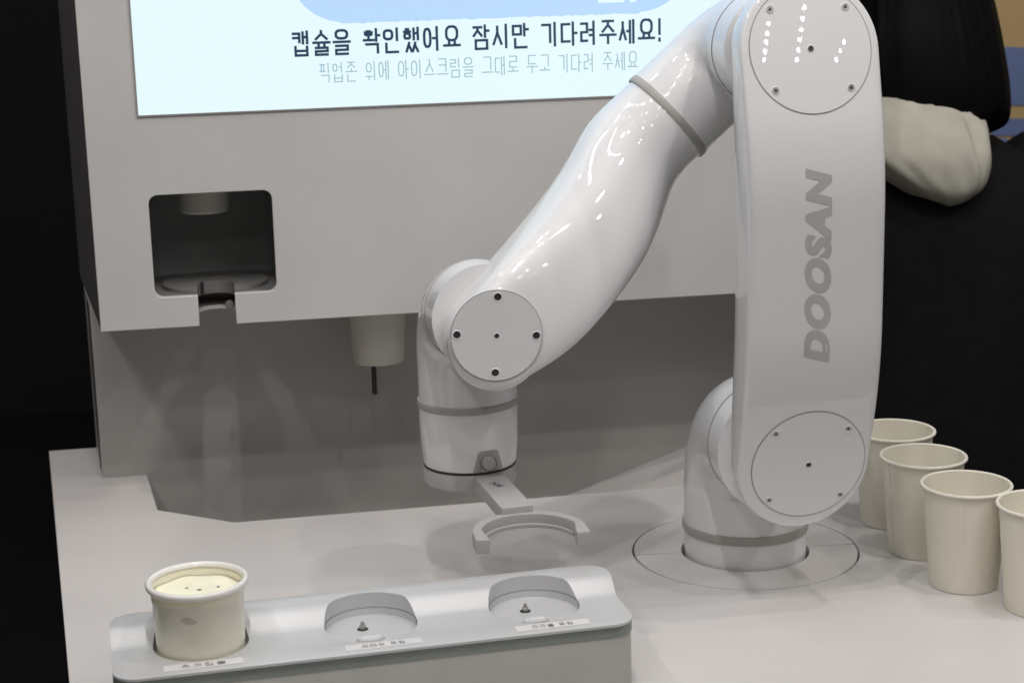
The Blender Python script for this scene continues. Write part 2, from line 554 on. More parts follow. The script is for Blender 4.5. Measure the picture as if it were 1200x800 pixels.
fp = to_xz(plate([poly], 0.008, 0.0008), YF+0.004)
link('front_panel', fp, 'cabinet', kb, 40)
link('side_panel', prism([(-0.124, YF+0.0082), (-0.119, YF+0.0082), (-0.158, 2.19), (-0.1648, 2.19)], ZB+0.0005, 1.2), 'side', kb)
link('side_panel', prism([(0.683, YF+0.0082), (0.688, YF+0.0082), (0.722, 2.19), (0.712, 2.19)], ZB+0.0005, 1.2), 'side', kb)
link('cabinet_top', prism([(-0.12, YF+0.009), (0.685, YF+0.009), (0.71, 2.19), (-0.15, 2.19)], 1.19, 1.199), 'cabinet', kb)
# underside with the cup slot
us = [(-0.1185, YF+0.0085), (NT0, YF+0.0085), (NT0, 1.915)] + arc((NT0+NT1)/2, 1.915, (NT1-NT0)/2, 180, 0, 10) + [(NT1, YF+0.0085), (0.6825, YF+0.0085), (0.70, YW-0.0005), (-0.136, YW-0.0005)]
link('underside', prism(us, ZB+0.003, ZB+0.007), 'cabinet', kb)
# back panel below the cabinet
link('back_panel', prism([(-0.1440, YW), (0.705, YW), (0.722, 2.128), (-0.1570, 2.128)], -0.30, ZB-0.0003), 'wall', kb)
link('panel_joint', prism([(-0.1480, 2.0400), (-0.1470, 2.0400), (-0.1480, 2.0480), (-0.14895, 2.0480)], 0.002, 0.2), 'black', kb)
# niche interior
nv = empty
def shell(x0, x1, y0, y1, z0, z1, r=0.02):
    """open-fronted pocket with rounded rear corners"""
    pts = [(x0, y0)] + arc(x0+r, y1-r, r, 180, 90, 6) + arc(x1-r, y1-r, r, 90, 0, 6) + [(x1, y0)]
    v = []; f = []
    for p in pts: v += [(p[0], p[1], z0), (p[0], p[1], z1)]
    for i in range(len(pts)-1): f.append([2*i, 2*i+2, 2*i+3, 2*i+1])
    n = len(pts)
    f.append([2*i+1 for i in range(n)])
    return me_from(v, f)
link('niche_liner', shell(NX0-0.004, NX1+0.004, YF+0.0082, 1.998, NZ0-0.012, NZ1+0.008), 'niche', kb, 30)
cxn = (NT0+NT1)/2
fl = [(NX0-0.004, YF+0.0083), (NT0-0.0004, YF+0.0083), (NT0-0.0004, 1.905)] + arc(cxn, 1.905, (NT1-NT0)/2+0.0004, 180, 0, 10) + [(NT1+0.0004, YF+0.0083), (NX1+0.004, YF+0.0083), (NX1+0.004, 1.997), (NX0-0.004, 1.997)]
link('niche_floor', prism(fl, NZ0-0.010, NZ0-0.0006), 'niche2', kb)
sl = [(NT0-0.0002, 1.8722), (NT0-0.0002, 1.905)] + arc(cxn, 1.905, (NT1-NT0)/2+0.0002, 180, 0, 12) + [(NT1+0.0002, 1.8722)] + circle(cxn, 1.925, 0.056, 48, -68, 248)
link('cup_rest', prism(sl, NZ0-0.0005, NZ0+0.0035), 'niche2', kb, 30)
link('sensor_slot', box(-0.0195, -0.0165, 1.9150, 1.9195, NZ0-0.008, NZ0+0.0038), 'black', kb)
link('slot_latch', lathe([(0, 0), (0.0035, 0), (0.0045, 0.002), (0.0045, 0.010), (0.0035, 0.012), (0, 0.012)], (0.0100, 1.892, 0.2180), 24, 'Y'), 'niche2', kb, 30)
link('niche_nozzle', lathe([(0, 0), (0.0235, 0), (0.0262, 0.003), (0.0268, 0.04)], (-0.0102, 1.94, 0.3108), 48), 'cream', kb, 40)
# second dispenser hanging below the cabinet
noz = link('dispenser_nozzle', lathe([(0.0268, 0), (0.0285, 0.0012), (0.0295, 0.02), (0.0315, 0.045), (0.033, 0.0745)], (0.1705, 1.945, 0.1325), 56), 'cream', kb, 40)
link('nozzle_face', lathe([(0, 0.0008), (0.0266, 0.0002), (0.0267, 0.001)], (0.1705, 1.945, 0.1325), 56), 'cream', noz, 40)
link('nozzle_rod', lathe([(0, -0.036), (0.0028, -0.0358), (0.0028, 0.001)], (0.1640, 1.938, 0.1325), 16), 'black', noz, 40)
# screen
SX0, SX1, SZ0 = -0.0700, 0.632, 0.4235
scr = link('screen', box(SX0, SX1, YF-0.0016, YF+0.001, SZ0, 1.12, 0.0004), 'screen', kb)
link('screen_bezel', to_xz(plate([rrect(SX0-0.0014, SX1+0.0014, SZ0-0.0014, 1.1214, 0.001), rrect(SX0+0.0002, SX1-0.0002, SZ0+0.0002, 1.1198, 0.001)], 0.0024), YF-0.0004), 'seam', scr)
rp = random.Random(3)
blob = []
bx0, bx1, bzb = 0.088, 0.508, 0.5085
blob += [(bx0, 0.80), (bx0, 0.565)]
blob += [(bx0+0.055 + 0.055*math.cos(R(a))*1.0, 0.565 - 0.055*math.sin(R(a)) ) for a in range(170, 92, -8)]
x = bx0+0.055
while x < bx1-0.055:
    blob.append((x, bzb + rp.uniform(-0.0006, 0.0008)))
    x += 0.0035
blob += [(bx1-0.055 + 0.055*math.cos(R(a)), 0.565 - 0.055*math.sin(R(a))) for a in range(88, -1, -8)]
blob += [(bx1, 0.80)]
link('picture', to_xz(plate([blob], 0.0004), YF-0.0020), 'picture', scr)
for x0, x1 in ((0.4085, 0.4365), (0.4425, 0.4495)):
    link('picture_mark', to_xz(plate([rrect(x0, x1, 0.5205, 0.57, 0.001, 3)], 0.0004), YF-0.0025), 'screen', scr)
t1 = hangul('캡슐을 확인했어요 잠시만 기다려주세요!', 0.3835, 0.0222, 0.0027)
link('headline', xform(t1, Matrix.Translation((0.2815, YF-0.0019, 0.4905)) @ Matrix.Rotation(R(90), 4, 'X')), 'dark_text', scr)
t2 = hangul('픽업존 위에 아이스크림을 그대로 두고 기다려 주세요', 0.335, 0.0180, 0.0011)
link('subline', xform(t2, Matrix.Translation((0.2830, YF-0.0019, 0.4600)) @ Matrix.Rotation(R(90), 4, 'X')), 'thin_text', scr)

# ------------------------------------------------------------------ robot arm
rb = empty('robot_arm', (BX, BY, 0))
tag(rb, 'glossy white jointed robot arm standing on the counter with a C-shaped gripper', 'robot arm')
J2Z, J3Z = 0.1366, 0.494
base = link('base', lathe([(0, -0.02), (0.0585, -0.02), (0.0592, 0.0), (0.0597, 0.0215), (0.0597, 0.0245)], (BX, BY, 0), 72), 'robot', rb, 40)
link('band', lathe([(0.0585, 0.0235), (0.0609, 0.0240), (0.0613, 0.0260), (0.0613, 0.0305), (0.0609, 0.0325), (0.0585, 0.033)], (BX, BY, 0), 72), 'band', base, 50)
pa = bend((BX, BY, 0.031), (BX, BY, J2Z-0.004), (BX, 1.50, J2Z-0.004), 0.062, 24)
link('shoulder', tube(pa, [0.0597]*7 + [0.0592]*24 + [0.0592]*(len(pa)-31), 64), 'robot', rb, 40)
def ring_y(x, y, z, r, w=0.0009, m='seam', par=None, name='joint_seam'):
    return link(name, lathe([(r-0.002, -w), (r+0.00035, -w), (r+0.00035, w), (r-0.002, w)], (x, y, z), 72, 'Y'), m, par, 60)
sh2 = bpy.data.objects['shoulder']
ring_y(BX, 1.532, J2Z-0.004, 0.0592, par=sh2)

# upper arm: bowed shell, its ends leaning away at top and bottom
ZA, ZC = J2Z, J3Z
sl0, sl1 = -math.tan(R(15)), math.tan(R(15))
def ybow(z):
    """straight leaning ends (where the caps sit), a short bend each, straight middle"""
    L = ZC-ZA; a, c = 0.045, 0.085
    def side(d, s):                       # d: distance from the joint towards the middle
        if d < a: return s*(d-a) - s*c/2
        if d < a+c: return -s*(a+c-d)**2/(2*c)
        return 0.0
    return 1.4105 + side(z-ZA, sl0) + side(ZC-z, -sl1)
UX0, UX1 = 0.4925, 0.4938
def yedge(z): return 1.4410 + 0.40*(min(ybow(z), 1.45)-1.430)
def upx(z):
    u = min(1, max(0, (z-ZA)/(ZC-ZA)))
    return lerp(UX0, UX1, u) + 0.0020*math.sin(math.pi*u)
secs = []
rad = [(ZA, 0.0590), (ZA+0.04, 0.0598), (ZA+0.10, 0.0598), (ZA+0.18, 0.0594), (ZA+0.27, 0.0598), (ZC, 0.0600)]
for z_, r_ in rad:
    cx_ = upx(z_)
    secs.append((cx_-r_, z_, cx_+r_, z_, 0, 0.02, 0.080, 10.0, 2.2))
yl = lambda x, z: yedge(z)
ua = link('upper_arm', puffy(secs, 14, 40, 30, smooth=40, yfun=yl, dfun=lambda q: yedge(q)-ybow(q)), 'robot', rb, 60)
def rad_at(z):
    if z <= rad[0][0]: return rad[0][1]
    if z >= rad[-1][0]: return rad[-1][1]
    for (a, ra), (b, rb_) in zip(rad, rad[1:]):
        if a <= z <= b: return lerp(ra, rb_, (z-a)/(b-a))
def front(x, z):
    cx_ = upx(z)
    dz = 0 if ZA <= z <= ZC else (z-ZA if z < ZA else z-ZC)
    k = min(0.9999, math.hypot(x-cx_, dz)/rad_at(z))
    return yedge(z) - (yedge(z)-ybow(z))*(1-k**10.0)**(1/10.0)
def surf_disc(cx, cz, r, off, front, rin=0.0, n=72, rings=8):
    v, f = [], []
    for j in range(rings+1):
        q = lerp(rin, r, j/rings)
        for i in range(n):
            a = 2*math.pi*i/n
            x, z = cx+q*math.cos(a), cz+q*math.sin(a)
            v.append((x, front(x, z)-off, z))
    for j in range(rings):
        for i in range(n):
            f.append([j*n+i, j*n+(i+1) % n, (j+1)*n+(i+1) % n, (j+1)*n+i])
    return me_from(v, f)
def screws(par, pts, front, rs, dark=False):
    for x, z in pts:
        y = front(x, z)
        e = 0.001
        nx = (front(x+e, z)-front(x-e, z))/(2*e); nz = (front(x, z+e)-front(x, z-e))/(2*e)
        nrm = Vector((nx, -1, nz)).normalized()
        rot = nrm.to_track_quat('Z', 'Y').to_matrix().to_4x4()
        mt = Matrix.Translation((x, y, z)) @ rot
        o = link('screw', xform(lathe([(rs*1.22, 0.0002), (rs*1.12, 0.0006), (rs*1.0, 0.0007), (rs*0.92, 0.0004), (rs*0.9, 0.0003)], n=24), mt), 'robot', par, 60)
        link('screw_head', xform(lathe([(0, 0.0004), (rs*0.93, 0.0004)], n=24), mt), 'hole' if dark else 'screw', par)
        if not dark:
            link('screw_socket', xform(lathe([(0, 0.0006), (rs*0.42, 0.0006)], n=6), mt), 'hole', par)
for cz, cx_, rr, sc_, tw in ((ZC+0.002, UX1, 0.0520, 0.0318, 6), (ZA+0.0015, UX0+0.0035, 0.0508, 0.0318, 0)):
    y0_ = front(cx_, cz); s_ = (ybow(cz+0.001)-ybow(cz-0.001))/0.002
    capf = lambda x, z, cx_=cx_, cz=cz, y0_=y0_, s_=s_: y0_ + s_*(z-cz) + 0.10*(z-cz)**2 + 0.16*(x-cx_)**2
    cm = surf_disc(cx_, cz, rr, 0.0008, capf, rings=16, n=96)
    link('end_cap', cm, 'robot', ua, 60)
    link('cap_seam', surf_disc(cx_, cz, rr+0.0008, 0.00035, front, rr-0.0004, rings=1), 'seam', ua)
    q = 0.0325
    pts = [(cx_-q, cz+q), (cx_+q, cz+q), (cx_-q, cz-q), (cx_+q, cz-q)]
    screws(ua, pts, lambda x, z: capf(x, z)-0.0006, 0.0030)
    screws(ua, [(cx_, cz)], lambda x, z: capf(x, z)-0.0006, 0.0026, True)
tl = fit(text_mesh('DOOSAN', 0.03, 0.0018, 0.24, 1.15), 0.166, 0.0232)
for v in tl.vertices:
    a, b = v.co.x, v.co.y
    x, z = 0.4945 - b, 0.3170 + a
    v.co = (x, front(x, z)-0.00022, z)
link('logo', tl, 'logo', ua)

# forearm: round tube at the elbow that swells into a flat drum in front of the wrist
F = [  # Lx, Lz, Rx, Rz (m), mid depth, half depths, profile powers
    (0.4881, 0.5453, 0.5515, 0.4774, 1.6085, 0.0474, 0.0474, 2.0, 2.0),
    (0.4382, 0.5040, 0.5008, 0.4354, 1.6085, 0.0474, 0.0474, 2.0, 2.0),
    (0.3857, 0.4611, 0.4484, 0.3925, 1.6085, 0.0474, 0.0474, 2.0, 2.0),
    (0.3622, 0.4403, 0.4304, 0.3783, 1.6085, 0.0475, 0.0475, 2.0, 2.0),
    (0.3438, 0.4266, 0.4197, 0.3672, 1.6055, 0.0490, 0.0475, 2.1, 2.0),
    (0.3317, 0.4092, 0.4116, 0.3537, 1.5985, 0.0520, 0.0470, 2.2, 2.1),
    (0.3182, 0.3900, 0.4020, 0.3355, 1.5875, 0.0530, 0.0470, 2.4, 2.2),
    (0.3025, 0.3726, 0.3901, 0.3180, 1.5755, 0.0520, 0.0460, 2.7, 2.4),
    (0.2838, 0.3548, 0.3727, 0.2973, 1.5625, 0.0500, 0.0450, 3.0, 2.6),
    (0.2625, 0.3348, 0.3481, 0.2753, 1.5475, 0.0470, 0.0430, 3.6, 3.0),
    (0.2407, 0.3155, 0.3204, 0.2506, 1.5335, 0.0430, 0.0420, 4.5, 3.5),
    (0.2178, 0.2936, 0.2903, 0.2309, 1.5250, 0.0400, 0.0400, 6.0, 4.0),
    (0.2034, 0.2790, 0.2631, 0.2189, 1.5220, 0.0380, 0.0380, 7.0, 4.5),
]
fa = link('forearm', puffy(F, 12, 48, 30, smooth=130), 'robot', rb, 60)
WX, WY = 0.2230, BY
C5X, C5Z, C5Y = 0.2324, 0.2588, 1.4840
# elbow: forearm tube runs into the elbow and turns towards the upper arm
E1 = Vector(((F[2][0]+F[2][2])/2, BY, (F[2][1]+F[2][3])/2))
E2 = Vector((0.4915, BY, 0.4915))
dE = (E2-E1).normalized()
pe = bend(E1+dE*0.002, E2, (0.4915, 1.50, 0.4915), 0.052, 24)
el = link('elbow', tube(pe, [0.0474]*7+[0.0478+0.0045*i/23 for i in range(24)]+[0.0525]*(len(pe)-31), 64), 'robot', rb, 40)
ring_y(0.4915, 1.538, 0.4915, 0.0525, par=el)
def ring_dir(p, d, r, w, m, par, name, lip=0.0012):
    me = lathe([(r-0.003, -w), (r+lip*0.6, -w), (r+lip, -w*0.6), (r+lip, w*0.6), (r+lip*0.6, w), (r-0.003, w)], n=72)
    xform(me, Matrix.Translation(p) @ Vector(d).to_track_quat('Z', 'Y').to_matrix().to_4x4())
    return link(name, me, m, par, 50)
ring_dir(E1, dE, 0.0474, 0.0036, 'band', fa, 'band')
frontf = lambda x, z: C5Y
link('end_cap', surf_disc(C5X, C5Z, 0.0395, 0.0009, frontf), 'robot', fa, 60)
link('cap_seam', surf_disc(C5X, C5Z, 0.0401, 0.0004, frontf, 0.0392, rings=1), 'seam', fa)
ff2 = lambda x, z: C5Y-0.0007
screws(fa, [(C5X+0.0018, C5Z+0.0340), (C5X-0.0345, C5Z+0.0030), (C5X+0.0345, C5Z-0.0020), (C5X-0.0022, C5Z-0.0325)], ff2, 0.0035, True)
screws(fa, [(C5X, C5Z)], ff2, 0.0023, True)

# wrist
WZ = C5Z+0.005
pw = bend((C5X-0.002, 1.535, WZ), (WX, WY, WZ), (WX, WY, 0.170), 0.052, 24)
wr = link('wrist', tube(pw, [0.0482]*7+[0.0482-0.0020*i/23 for i in range(24)]+[0.0462]*(len(pw)-31), 64), 'robot', rb, 40)
for q in (8, 12):
    ring_dir(pw[q], pw[q+1]-pw[q-1], 0.0482-0.0020*(q-7)/23, 0.0005, 'seam', wr, 'joint_seam', 0.0003)
ring_dir((WX, WY, 0.171), (0, 0, 1), 0.0462, 0.0034, 'band', wr, 'band')
fl_ = link('tool_flange', lathe([(0, 0.1115), (0.0432, 0.1115), (0.0442, 0.1135), (0.0458, 0.133), (0.0464, 0.153), (0.0464, 0.171)], (WX, WY, 0), 72), 'robot', rb, 40)
link('flange_seam', lathe([(0.040, 0.1097), (0.0438, 0.1097), (0.0438, 0.1117), (0.040, 0.1117)], (WX, WY, 0), 72), 'hole', fl_, 60)
# pocket with a connector button on the front of the flange
def cyl_front(x): return WY - math.sqrt(max(0, 0.0462**2-(x-WX)**2))
bxp = WX+0.011
pk = [(bxp-0.0145, 0.1125), (bxp+0.0145, 0.1125), (bxp+0.0105, 0.1275)] + arc(bxp+0.006, 0.1285, 0.0045, 20, 90, 4) + arc(bxp-0.006, 0.1285, 0.0045, 90, 160, 4) + [(bxp-0.0105, 0.1275)]
v = [(x, cyl_front(x)-0.0008+0.0012*(0.135-z)/0.03, z) for x, z in pk]
cxm = sum(p[0] for p in v)/len(v); cym = cyl_front(bxp)-0.0008; 
v2 = [(x, y+0.006, z) for x, y, z in v]
n = len(v)
me = me_from(v+v2, [list(range(n))]+[[i, (i+1) % n, n+(i+1) % n, n+i] for i in range(n)])
link('connector_pocket', me, 'grip', fl_, 30)
link('connector_button', lathe([(0.0066, -0.004), (0.0066, 0.0025), (0.0056, 0.0038), (0, 0.0040)], (bxp, cyl_front(bxp)-0.001, 0.1215), 32, 'Y'), 'band', fl_, 40)
link('button_rim', lathe([(0.0068, -0.003), (0.0080, 0.0006), (0.0072, 0.0012), (0.0066, -0.002)], (bxp, cyl_front(bxp)-0.001, 0.1215), 32, 'Y'), 'seam', fl_, 40)
# gripper
gp = link('gripper_plate', lathe([(0, 0.0935), (0.0425, 0.0935), (0.0440, 0.0950), (0.0440, 0.1085), (0.0432, 0.1096), (0, 0.1096)], (WX, WY, 0), 72), 'grip', rb, 40)
GX, GY, GZ = 0.2470, 1.4250, 0.0995
def bar(p0, p1, w, z0, z1):
    d = (Vector(p1)-Vector(p0)).normalized(); s = Vector((-d.y, d.x))
    a, b = Vector(p0), Vector(p1)
    me = prism([tuple(a+s*w/2), tuple(a-s*w/2), tuple(b-s*w/2), tuple(b+s*w/2)], z0, z1)
    bm = bmesh.new(); bm.from_mesh(me)
    bmesh.ops.bevel(bm, geom=bm.edges[:], offset=0.0008, segments=2, affect='EDGES', profile=0.5)
    bm.to_mesh(me); bm.free()
    return me
gb = link('gripper_bar', bar((0.2310, 1.600), (0.2440, 1.4680), 0.0285, 0.0960, 0.1088), 'grip', rb, 30)
tm = fit(text_mesh('N4', 0.01, 0.0), 0.0135, 0.0085)
link('scribble', xform(tm, Matrix.Translation((0.2368, 1.5350, 0.1091)) @ Matrix.Rotation(R(-62), 4, 'Z')), 'ink', gb)
pts = circle(GX, GY, 0.0485, 60, -8, 188)
inn = circle(GX, GY, 0.0405, 60, 188, -8)
fo = [(GX-0.0400, GY-0.0175), (GX-0.0495, GY-0.0185)]
pts = circle(GX, GY, 0.0490, 60, 4, 176) + [(GX-0.0490, GY-0.017), (GX-0.0375, GY-0.0195), (GX-0.0375, GY-0.012)] + circle(GX, GY, 0.0410, 60, 168, 12) + [(GX+0.0375, GY-0.012), (GX+0.0375, GY-0.0195), (GX+0.0490, GY-0.017)]
gr = link('gripper_ring', xform(plate([pts], 0.0125, 0.0009), Matrix.Translation((0, 0, GZ-0.003))), 'grip', rb, 40)
lip = circle(GX, GY, 0.0412, 60, 168, 12) + circle(GX, GY, 0.0385, 60, 12, 168)
link('ring_lip', xform(plate([lip], 0.0035, 0.0004), Matrix.Translation((0, 0, GZ-0.0073))), 'grip', gr, 40)

# ------------------------------------------------------------------ paper cups
def cup_parts(root):
    h, rt_, rb_ = 0.096, 0.0388, 0.0312
    t = 0.0007
    link('cup_wall', lathe([(rb_, 0.0), (rt_, h-0.002), (rt_-t, h-0.002), (rb_-t+0.0002, 0.005)], n=64), 'paper', root, 40)
    link('rim', lathe([(rt_-0.0006+0.0018+0.0017*math.cos(a), h-0.0012+0.0017*math.sin(a)) for a in [2*math.pi*i/12 for i in range(13)]], n=64), 'paper', root, 60)
    link('cup_bottom', lathe([(0, 0.005), (rb_-0.0004, 0.005)], n=64), 'paper', root)
    # overlapped glue seam of the rolled paper
    a = 2.2
    v = []
    for (rr, z) in ((rb_+0.0003, 0.001), (rt_+0.0002, h-0.004)):
        for da in (-0.06, 0.06):
            v.append((rr*math.cos(a+da), rr*math.sin(a+da), z))
    link('glue_seam', me_from(v, [[0, 1, 3, 2]]), 'paper', root)
proto = empty('paper_cup')
cup_parts(proto)
spots = [((0.6620, 1.654), 0.0, 'white paper cup at the far end of the row, partly hidden behind robot arm'),
         ((0.6570, 1.565), 1.1, 'white paper cup second from the far end of the row beside robot arm'),
         ((0.6600, 1.472), 2.0, 'white paper cup seen whole in the row, third from its far end'),
         ((0.7010, 1.400), 0.5, 'white paper cup at the near right end, cut off by picture edge')]
for i, (p, rz, lab) in enumerate(spots):
    if i == 0:
        o = proto
    else:
        o = proto.copy(); COL.objects.link(o)
        for ch in [c for c in proto.children]:
            c = ch.copy(); COL.objects.link(c); c.parent = o
    o.location = (p[0], p[1], 0.0005)
    o.rotation_euler = (0, 0, rz)
    o.scale = (1 + 0.006*math.sin(5*i+1), 1 + 0.006*math.sin(3*i), 1 + 0.004*math.cos(4*i))
    tag(o, lab, 'paper cup', 'paper cups standing in a row on the counter')

# ------------------------------------------------------------------ topping tray
TX, TY, TR = 0.1022, 1.3620, R(3.4)
TM = Matrix.Translation((TX, TY, 0)) @ Matrix.Rotation(TR, 4, 'Z')
tr = empty('topping_tray', (TX, TY, 0), TR)
tag(tr, 'long silver topping tray with three round cup pockets on a grey box', 'tray')
ZP, ZR = 0.060, 0.0727
prof = [(-0.075, 0.0500), (-0.075, ZP), (-0.012, ZP)]
for i in range(1, 9):
    t = i/8
    s = t*t*(3-2*t)
    prof.append((-0.012+0.022*t, ZP + (ZR-ZP)*s))
prof += [(0.060, ZR), (0.060, 0.0500)]
n = len(prof)
v = [(-0.23, y, z) for y, z in prof] + [(0.23, y, z) for y, z in prof]
f = [list(range(n))[::-1], list(range(n, 2*n))] + [[i, (i+1) % n, n+(i+1) % n, n+i] for i in range(n)]
ext = me_from(v, f)
pl_ = rrect(-0.2035, 0.2055, -0.0705, 0.0345, 0.019, 8)
edg = plate([rrect(-0.2033, 0.2053, -0.0703, 0.0343, 0.0188, 8)] + [circle(px_, -0.0125, 0.0374, 64) for px_ in (-0.1345, 0.0, 0.1345)], 0.0082, 0.0003)
blk = boolean(ext, [prism(pl_, 0.0578, 0.09)], 'INTERSECT')
PC = (-0.1345, 0.0, 0.1345)
PY, PR = -0.0125, 0.0372
cut = []
for px in PC:
    o2 = circle(px, PY, PR, 64)
    cut.append(prism(o2, 0.04, 0.1))
blk = boolean(blk, cut)
oo = bpy.data.objects.new('x', blk); COL.objects.link(oo)
md = oo.modifiers.new('bv', 'BEVEL'); md.width = 0.0016; md.segments = 3; md.limit_method = 'ANGLE'; md.angle_limit = R(40)
blk = eval_mesh(oo)
plt = link('top_plate', xform(blk, TM), 'alu', tr, 35)
body = plate([rrect(-0.2025, 0.2045, -0.0695, 0.0335, 0.018, 8)], 0.0495, 0.0008)
link('plate_edge_shaded', xform(edg, TM @ Matrix.Translation((0, 0, 0.0536))), 'edge', tr, 40)  # lower plate layer, coloured dark to stand in for shade on the edge
link('tray_body', xform(body, TM @ Matrix.Translation((0, 0, 0.0252))), 'traybody', tr, 40)
for px in PC:
    link('pocket_floor', xform(lathe([(0, 0.0004), (PR-0.0007, 0.0004), (PR-0.0006, 0.0)], n=64), TM @ Matrix.Translation((px, PY, 0.0535))), 'alu', tr, 40)
    link('pocket_wall', xform(lathe([(PR-0.0006, 0.0530), (PR-0.0006, 0.0594)], n=64), TM @ Matrix.Translation((px, PY, 0))), 'alu', tr, 40)
    ov = [(px-0.004 + 0.0105*math.cos(R(a)), PY-0.0225 + 0.0058*math.sin(R(a))) for a in range(0, 360, 12)]
    link('drain_slot', xform(lathe([(0, 0), (0.8, 0), (1.0, 0.9), (1.16, 1.0), (1.2, 0.0)], n=40), TM @ Matrix.Translation((px-0.003, PY-0.0175, 0.0540)) @ Matrix.Diagonal((0.0095, 0.0052, 0.0016, 1))), 'alu', tr, 40)
    link('pin', xform(lathe([(0.0026, 0), (0.0026, 0.003), (0.0016, 0.0034), (0.0014, 0.0062), (0, 0.0068)], n=20), TM @ Matrix.Translation((px-0.006, PY+0.006, 0.0540))), 'screw', tr, 40)
    link('pin_washer', xform(lathe([(0, 0.0004), (0.0042, 0.0004), (0.0046, 0)], n=24), TM @ Matrix.Translation((px-0.006, PY+0.006, 0.0540))), 'hole', tr, 40)
for px, body_, off in ((-0.1345, '초코칩볼', -0.001), (0.0, '오레오 토핑', 0.003), (0.1345, '코코볼 토핑', 0.004)):
    lb = link('label_sticker', xform(box(-0.030, 0.030, -0.0056, 0.0056, 0, 0.0003), TM @ Matrix.Translation((px+off, -0.0575, ZP+0.0001)) @ Matrix.Rotation(R(0.6), 4, 'Z')), 'sticker', tr)
    tt = hangul(body_, 0.034, 0.0054, 0.00042)
    link('label_text', xform(tt, TM @ Matrix.Translation((px+off, -0.0575, ZP+0.0006)) @ Matrix.Rotation(R(0.6), 4, 'Z')), 'ink', lb)

# ------------------------------------------------------------------ ice cream tub in the first pocket
cc = TM @ Vector((-0.1345, PY, 0.0542))
tb = empty('ice_cream_tub', cc)
tag(tb, 'translucent white plastic tub standing in the leftmost pocket of the tray', 'tub')
X, Y, Z = cc
TH_ = 0.0585
link('tub_wall', lathe([(0, 0.0), (0.0330, 0.0), (0.0342, 0.0012), (0.0350, 0.024), (0.0355, 0.0440), (0.0361, 0.0455), (0.0364, TH_-0.002), (0.0356, TH_-0.002), (0.0351, 0.0450), (0.0338, 0.015), (0.0328, 0.002), (0, 0.002)], (X, Y, Z), 72), 'tub', tb, 35)
link('rim', lathe([(0.0352, TH_-0.0035), (0.0385, TH_-0.0045), (0.0398, TH_-0.0030), (0.0400, TH_-0.0008), (0.0390, TH_+0.0010), (0.0370, TH_+0.0012), (0.0352, TH_-0.0002), (0.0350, TH_-0.0025)], (X, Y, Z), 72), 'tubrim', tb, 60)
v, f = [], []
rg = random.Random(5)
NR_, NA = 14, 64
for j in range(NR_+1):
    q = 0.0345*j/NR_
    for i in range(NA):
        a = 2*math.pi*i/NA
        h = 0.0490 + 0.0022*(1-(j/NR_)**2) + 0.0009*math.sin(3*a+q*200)*(j/NR_)*(1-j/NR_)*2 + 0.0006*math.sin(7*a+1)*(j/NR_)**2
        v.append((X+q*math.cos(a), Y+q*math.sin(a), Z+h))
for j in range(NR_):
    for i in range(NA):
        f.append([j*NA+i, j*NA+(i+1) % NA, (j+1)*NA+(i+1) % NA, (j+1)*NA+i])
ic = link('ice_cream', me_from(v, f), 'ice', None, 60)
tag(ic, 'pale yellow ice cream with dark crumbs filling the plastic tub', 'ice cream')
for (dx, dy, s) in ((0.001, -0.004, 0.0021), (-0.008, 0.003, 0.0013), (0.016, 0.000, 0.0015)):
    bm = bmesh.new()
    bmesh.ops.create_icosphere(bm, subdivisions=1, radius=s)
    for q in bm.verts: q.co = Vector((q.co.x*rg.uniform(0.8, 1.5), q.co.y*rg.uniform(0.7, 1.2), q.co.z*0.5)) + Vector((X+dx, Y+dy, Z+0.0508))
    me = bpy.data.meshes.new('c'); bm.to_mesh(me); bm.free()
    link('cookie_crumb', me, 'crumb', ic)
# smear on the outside of the tub
a0 = -1.95
v, f = [], []
for i in range(9):
    a = a0 + 0.34*i/8
    w_ = 0.0022*math.sin(math.pi*(i+0.4)/8.8)+0.0005
    for s in (-1, 1):
        zz = 0.0385 - 0.0016*i/8 + s*w_
        rr = lerp(0.0350, 0.0355, (zz-0.024)/0.020)+0.0002
        v.append((X+rr*math.cos(a), Y+rr*math.sin(a), Z+zz))
for i in range(8): f.append([2*i, 2*i+1, 2*i+3, 2*i+2])
M['smear'] = mat('smear_grey', (0.52, 0.48, 0.38), 0.5, noise=0.1, scale=200)
link('smear', me_from(v, f), 'smear', tb)

# white loop of cable beside the tray
pts = [(-0.092, 1.352, 0.010), (-0.104, 1.352, 0.0135), (-0.1125, 1.345, 0.0125), (-0.1115, 1.334, 0.007), (-0.100, 1.328, 0.004), (-0.088, 1.330, 0.0035)]
path = [catmull(pts, 5*i/30) for i in range(31)]
tag(link('power_cable', tube(path, [0.0033]*31, 12), 'cable', None, 60), 'short white cable looping out behind the left end of the tray', 'cable')

# ------------------------------------------------------------------ person behind the counter, seen from behind
PX, PY2 = 0.915, 2.28
pr = empty('person', (PX, PY2, FZ))
tag(pr, 'person seen from behind in a black coat with a cream hood and long black hair', 'person')
bm = bmesh.new()
J = dict(pel=(0, 0, 0.86), sp=(0, 0.0, 1.08), ch=(0, 0.0, 1.24), nk=(0.0, 0.01, 1.34), hd=(0.0, 0.02, 1.43), tp=(0.0, 0.015, 1.53),
         ls=(-0.13, 0.0, 1.20), le=(-0.225, 0.03, 0.98), lw=(-0.19, 0.14, 0.80), rs=(0.13, 0, 1.20), re=(0.225, 0.03, 0.98), rw=(0.19, 0.14, 0.80),
         lh=(-0.09, 0, 0.82), lk=(-0.095, 0.02, 0.46), la=(-0.10, 0, 0.07), lt=(-0.10, 0.14, 0.03), rh=(0.09, 0, 0.82), rk=(0.095, 0.02, 0.46), ra=(0.10, 0, 0.07), rt=(0.10, 0.14, 0.03))
